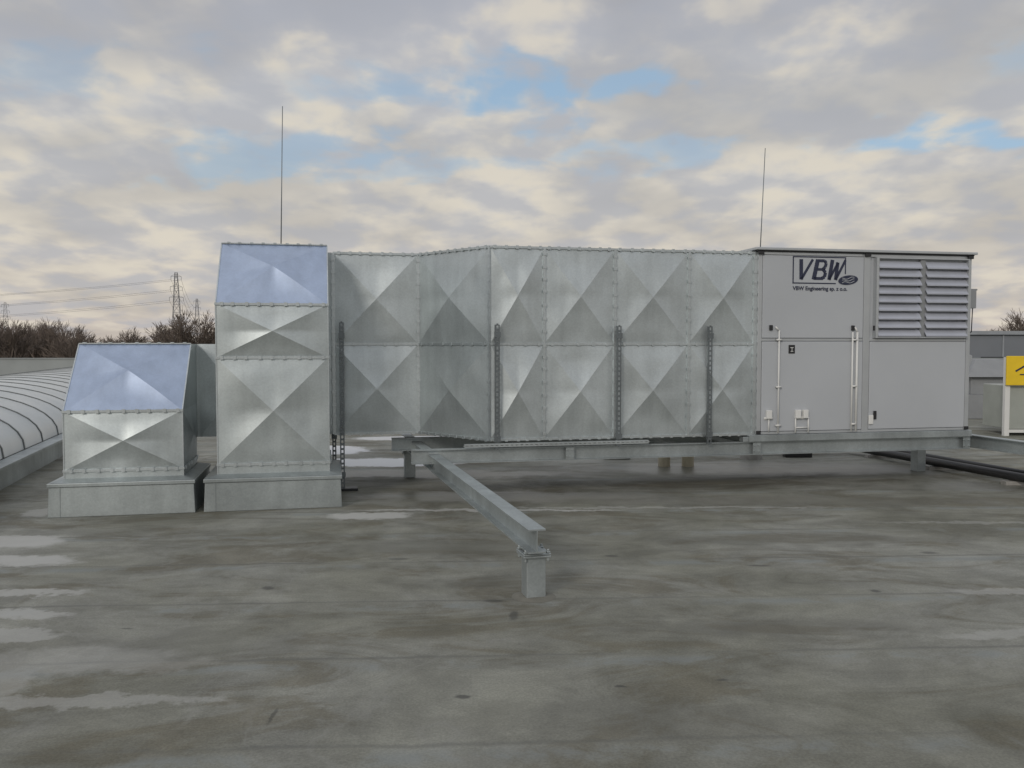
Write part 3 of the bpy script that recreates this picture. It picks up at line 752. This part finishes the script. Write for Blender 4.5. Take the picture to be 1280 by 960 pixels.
# ------------------------------------------------------------------ pylons
def pylon(x, y, H, w0, yaw=.5):
    e = empty('electricity_pylon', (x, y, -9)); bm = B(); r = .09*H/40+.04
    R = Matrix.Rotation(yaw, 3, 'Z')
    def P(a, b, z): return V((x, y, -9))+R@V((a, b, z))
    def wd(z): return w0*(1-z/H)**1.0*.5+ .55
    nz = 12; zs = [H*i/nz for i in range(nz+1)]
    for i in range(nz):
        z0, z1 = zs[i], zs[i+1]; a, b = wd(z0), wd(z1)
        C0 = [(-a,-a),(a,-a),(a,a),(-a,a)]; C1 = [(-b,-b),(b,-b),(b,b),(-b,b)]
        for k in range(4):
            j = (k+1) % 4
            bar(bm, P(*C0[k], z0), P(*C1[k], z1), r, r); bar(bm, P(*C0[k], z0), P(*C1[j], z1), r*.7, r*.7)
            bar(bm, P(*C0[j], z0), P(*C1[k], z1), r*.7, r*.7); bar(bm, P(*C1[k], z1), P(*C1[j], z1), r*.7, r*.7)
    tips = []
    for z, L in ((H*.74, 3.0), (H*.85, 2.6), (H*.96, 2.2)):
        for s in (-1, 1):
            bar(bm, P(0, .4, z), P(s*L, 0, z), r*.9, r*.9); bar(bm, P(0, .4, z+1.2), P(s*L, 0, z), r*.7, r*.7); bar(bm, P(0, -.4, z), P(s*L, 0, z), r*.7, r*.7)
            tips.append(P(s*L, 0, z-1.5)); bar(bm, P(s*L, 0, z), P(s*L, 0, z-1.5), r, r)
    par(mk('lattice', bm, M_pyl), e)
    return tips
M_pyl = paint('pylon_steel', (.22, .22, .23), .7)
t1 = pylon(-152, 400, 43, 4.5)
t2 = pylon(-232, 650, 44, 5)
t3 = pylon(-356, 620, 40, 6)
t4 = pylon(-520, 360, 42, 5)
bm = B()
def wire(a, b, sag, r=.05):
    prev = None
    for i in range(15):
        t = i/14; p = a.lerp(b, t)-ZD*sag*4*t*(1-t)
        if prev is not None: tube(bm, prev, p, r, n=3, cap=False)
        prev = p
for i in range(6):
    wire(t1[i], t2[i], 7); wire(t1[i], t4[i], 11, .045); wire(t3[i], t4[i], 7)
mk('power_lines', bm, M_black)

# ------------------------------------------------------------------ world
w = bpy.data.worlds.new('World'); scene.world = w; w.use_nodes = True
nt = w.node_tree; L = nt.links; nt.nodes.clear()
out = N(nt, 'ShaderNodeOutputWorld'); bg = N(nt, 'ShaderNodeBackground'); bg.inputs['Strength'].default_value = 0.1
L.new(bg.outputs[0], out.inputs[0])
sky = N(nt, 'ShaderNodeTexSky'); sky.sky_type = 'NISHITA'; sky.sun_disc = False
sky.sun_elevation = math.radians(24); sky.sun_rotation = math.radians(205); sky.air_density = 1.0
tc = N(nt, 'ShaderNodeTexCoord'); sp = N(nt, 'ShaderNodeSeparateXYZ'); L.new(tc.outputs['Generated'], sp.inputs[0])
def M(op, a, b=None, c=None):
    x = N(nt, 'ShaderNodeMath', operation=op)
    for k, s in ((0, a), (1, b), (2, c)):
        if s is None: continue
        if isinstance(s, (int, float)): x.inputs[k].default_value = s
        else: L.new(s, x.inputs[k])
    return x.outputs[0]
zc = M('ADD', M('MAXIMUM', sp.outputs['Z'], 0.0), 0.22)
cb = N(nt, 'ShaderNodeCombineXYZ'); L.new(M('DIVIDE', sp.outputs['X'], zc), cb.inputs[0]); L.new(M('DIVIDE', sp.outputs['Y'], zc), cb.inputs[1])
def WN(scale, detail, rough, dist, off=(0,0,0), sc=(1,1,1)):
    mp = N(nt, 'ShaderNodeMapping'); mp.inputs['Location'].default_value = off; mp.inputs['Scale'].default_value = sc
    L.new(cb.outputs[0], mp.inputs['Vector'])
    n = N(nt, 'ShaderNodeTexNoise'); n.inputs['Scale'].default_value = scale; n.inputs['Detail'].default_value = detail
    n.inputs['Roughness'].default_value = rough; n.inputs['Distortion'].default_value = dist
    L.new(mp.outputs[0], n.inputs['Vector']); return n
def MR(src, a, b, c, d):
    r = N(nt, 'ShaderNodeMapRange'); r.interpolation_type = 'SMOOTHSTEP'
    for k, v_ in (('From Min', a), ('From Max', b), ('To Min', c), ('To Max', d)): r.inputs[k].default_value = v_
    L.new(src, r.inputs['Value']); return r.outputs['Result']
def MX(f_, a, b, bt='MIX'):
    x = N(nt, 'ShaderNodeMix', data_type='RGBA', blend_type=bt)
    if isinstance(f_, float): x.inputs[0].default_value = f_
    else: L.new(f_, x.inputs[0])
    for k, s in ((6, a), (7, b)):
        if isinstance(s, tuple): x.inputs[k].default_value = (*s, 1)
        else: L.new(s, x.inputs[k])
    return x.outputs[2]
n1 = WN(1.9, 3, .5, .2, (3, 1, 0)); n2 = WN(6.0, 4.0, .48, .15, (0, 5, 0), (1, .85, 1))
grad = ramp(nt, [(0.0, (5.5, 4.85, 4.35)), (0.05, (5.8, 5.35, 4.80)), (0.14, (5.7, 5.45, 5.05)), (0.25, (5.1, 5.1, 5.1)), (0.37, (4.1, 4.2, 4.6)), (0.6, (5.2, 5.4, 5.9)), (1.0, (6.3, 6.5, 7.0))])
L.new(sp.outputs['Z'], grad.inputs['Fac'])
base = grad.outputs['Color']
base = MX(1.0, base, MR(n1.outputs['Fac'], .30, .68, .88, 1.10), 'MULTIPLY')
shade = MR(n2.outputs['Fac'], .36, .56, 1.0, 0.0)
base = MX(M('MULTIPLY', shade, .50), base, (3.8, 4.05, 4.65))
warm = M('MULTIPLY', MR(n2.outputs['Fac'], .48, .66, 0, .7), MR(n1.outputs['Fac'], .38, .58, 0.2, 1))
base = MX(warm, base, (7.3, 6.7, 5.6))
bluebits = MX(0.6, sky.outputs['Color'], (3.5, 5.1, 6.7))
wob = N(nt, 'ShaderNodeVectorMath', operation='SUBTRACT'); wob.inputs[1].default_value = (.5, .5, .5); L.new(n2.outputs['Color'], wob.inputs[0])
gap = None
for (x, y, rx, ry, k) in ((0.05, 1.95, .19, .15, .95), (.22, 1.90, .15, .10, .85), (.98, 2.10, .22, .08, .9), (-.26, 1.93, .19, .12, .65), (-.64, 2.25, .32, .15, .6), (1.2, 1.7, .22, .13, .5), (-1.0, 1.75, .28, .12, .4), (.4, 2.25, .3, .09, .55), (-.15, 2.35, .3, .08, .45), (0, -2.4, 1.2, .6, .7), (2.2, 0, .6, .8, .6), (-2.2, -1, .6, .8, .6)):
    b = N(nt, 'ShaderNodeVectorMath', operation='MULTIPLY_ADD'); b.inputs[1].default_value = (1/rx, 1/ry, 0); b.inputs[2].default_value = (-x/rx, -y/ry, 0)
    L.new(cb.outputs[0], b.inputs[0])
    s = N(nt, 'ShaderNodeVectorMath', operation='SCALE'); s.inputs['Scale'].default_value = 4.5; L.new(wob.outputs[0], s.inputs[0])
    d = N(nt, 'ShaderNodeVectorMath', operation='ADD'); L.new(b.outputs[0], d.inputs[0]); L.new(s.outputs[0], d.inputs[1])
    l = N(nt, 'ShaderNodeVectorMath', operation='LENGTH'); L.new(d.outputs[0], l.inputs[0])
    r = MR(l.outputs['Value'], .35, 1.3, k, 0)
    gap = r if gap is None else M('MAXIMUM', gap, r)
base = MX(gap, base, bluebits)
L.new(base, bg.inputs['Color'])
w.cycles.sampling_method = 'MANUAL'; w.cycles.sample_map_resolution = 512

sun = bpy.data.lights.new('sun', 'SUN'); sun.energy = 1.1; sun.angle = math.radians(14); sun.color = (1.0, .93, .84)
so = bpy.data.objects.new('sun', sun); scene.collection.objects.link(so)
el, az = math.radians(24), math.radians(205)
dirv = V((math.sin(az)*math.cos(el), math.cos(az)*math.cos(el), math.sin(el)))
so.rotation_euler = dirv.to_track_quat('Z', 'Y').to_euler()

# ------------------------------------------------------------------ camera
cam = bpy.data.cameras.new('camera'); cam.lens = 36*1100/1280; cam.sensor_width = 36; cam.clip_end = 12000; cam.clip_start = .05
co = bpy.data.objects.new('camera', cam); scene.collection.objects.link(co)
co.location = (0, 0, 1.7); co.rotation_euler = (math.radians(90-2.6), 0, 0)
scene.camera = co
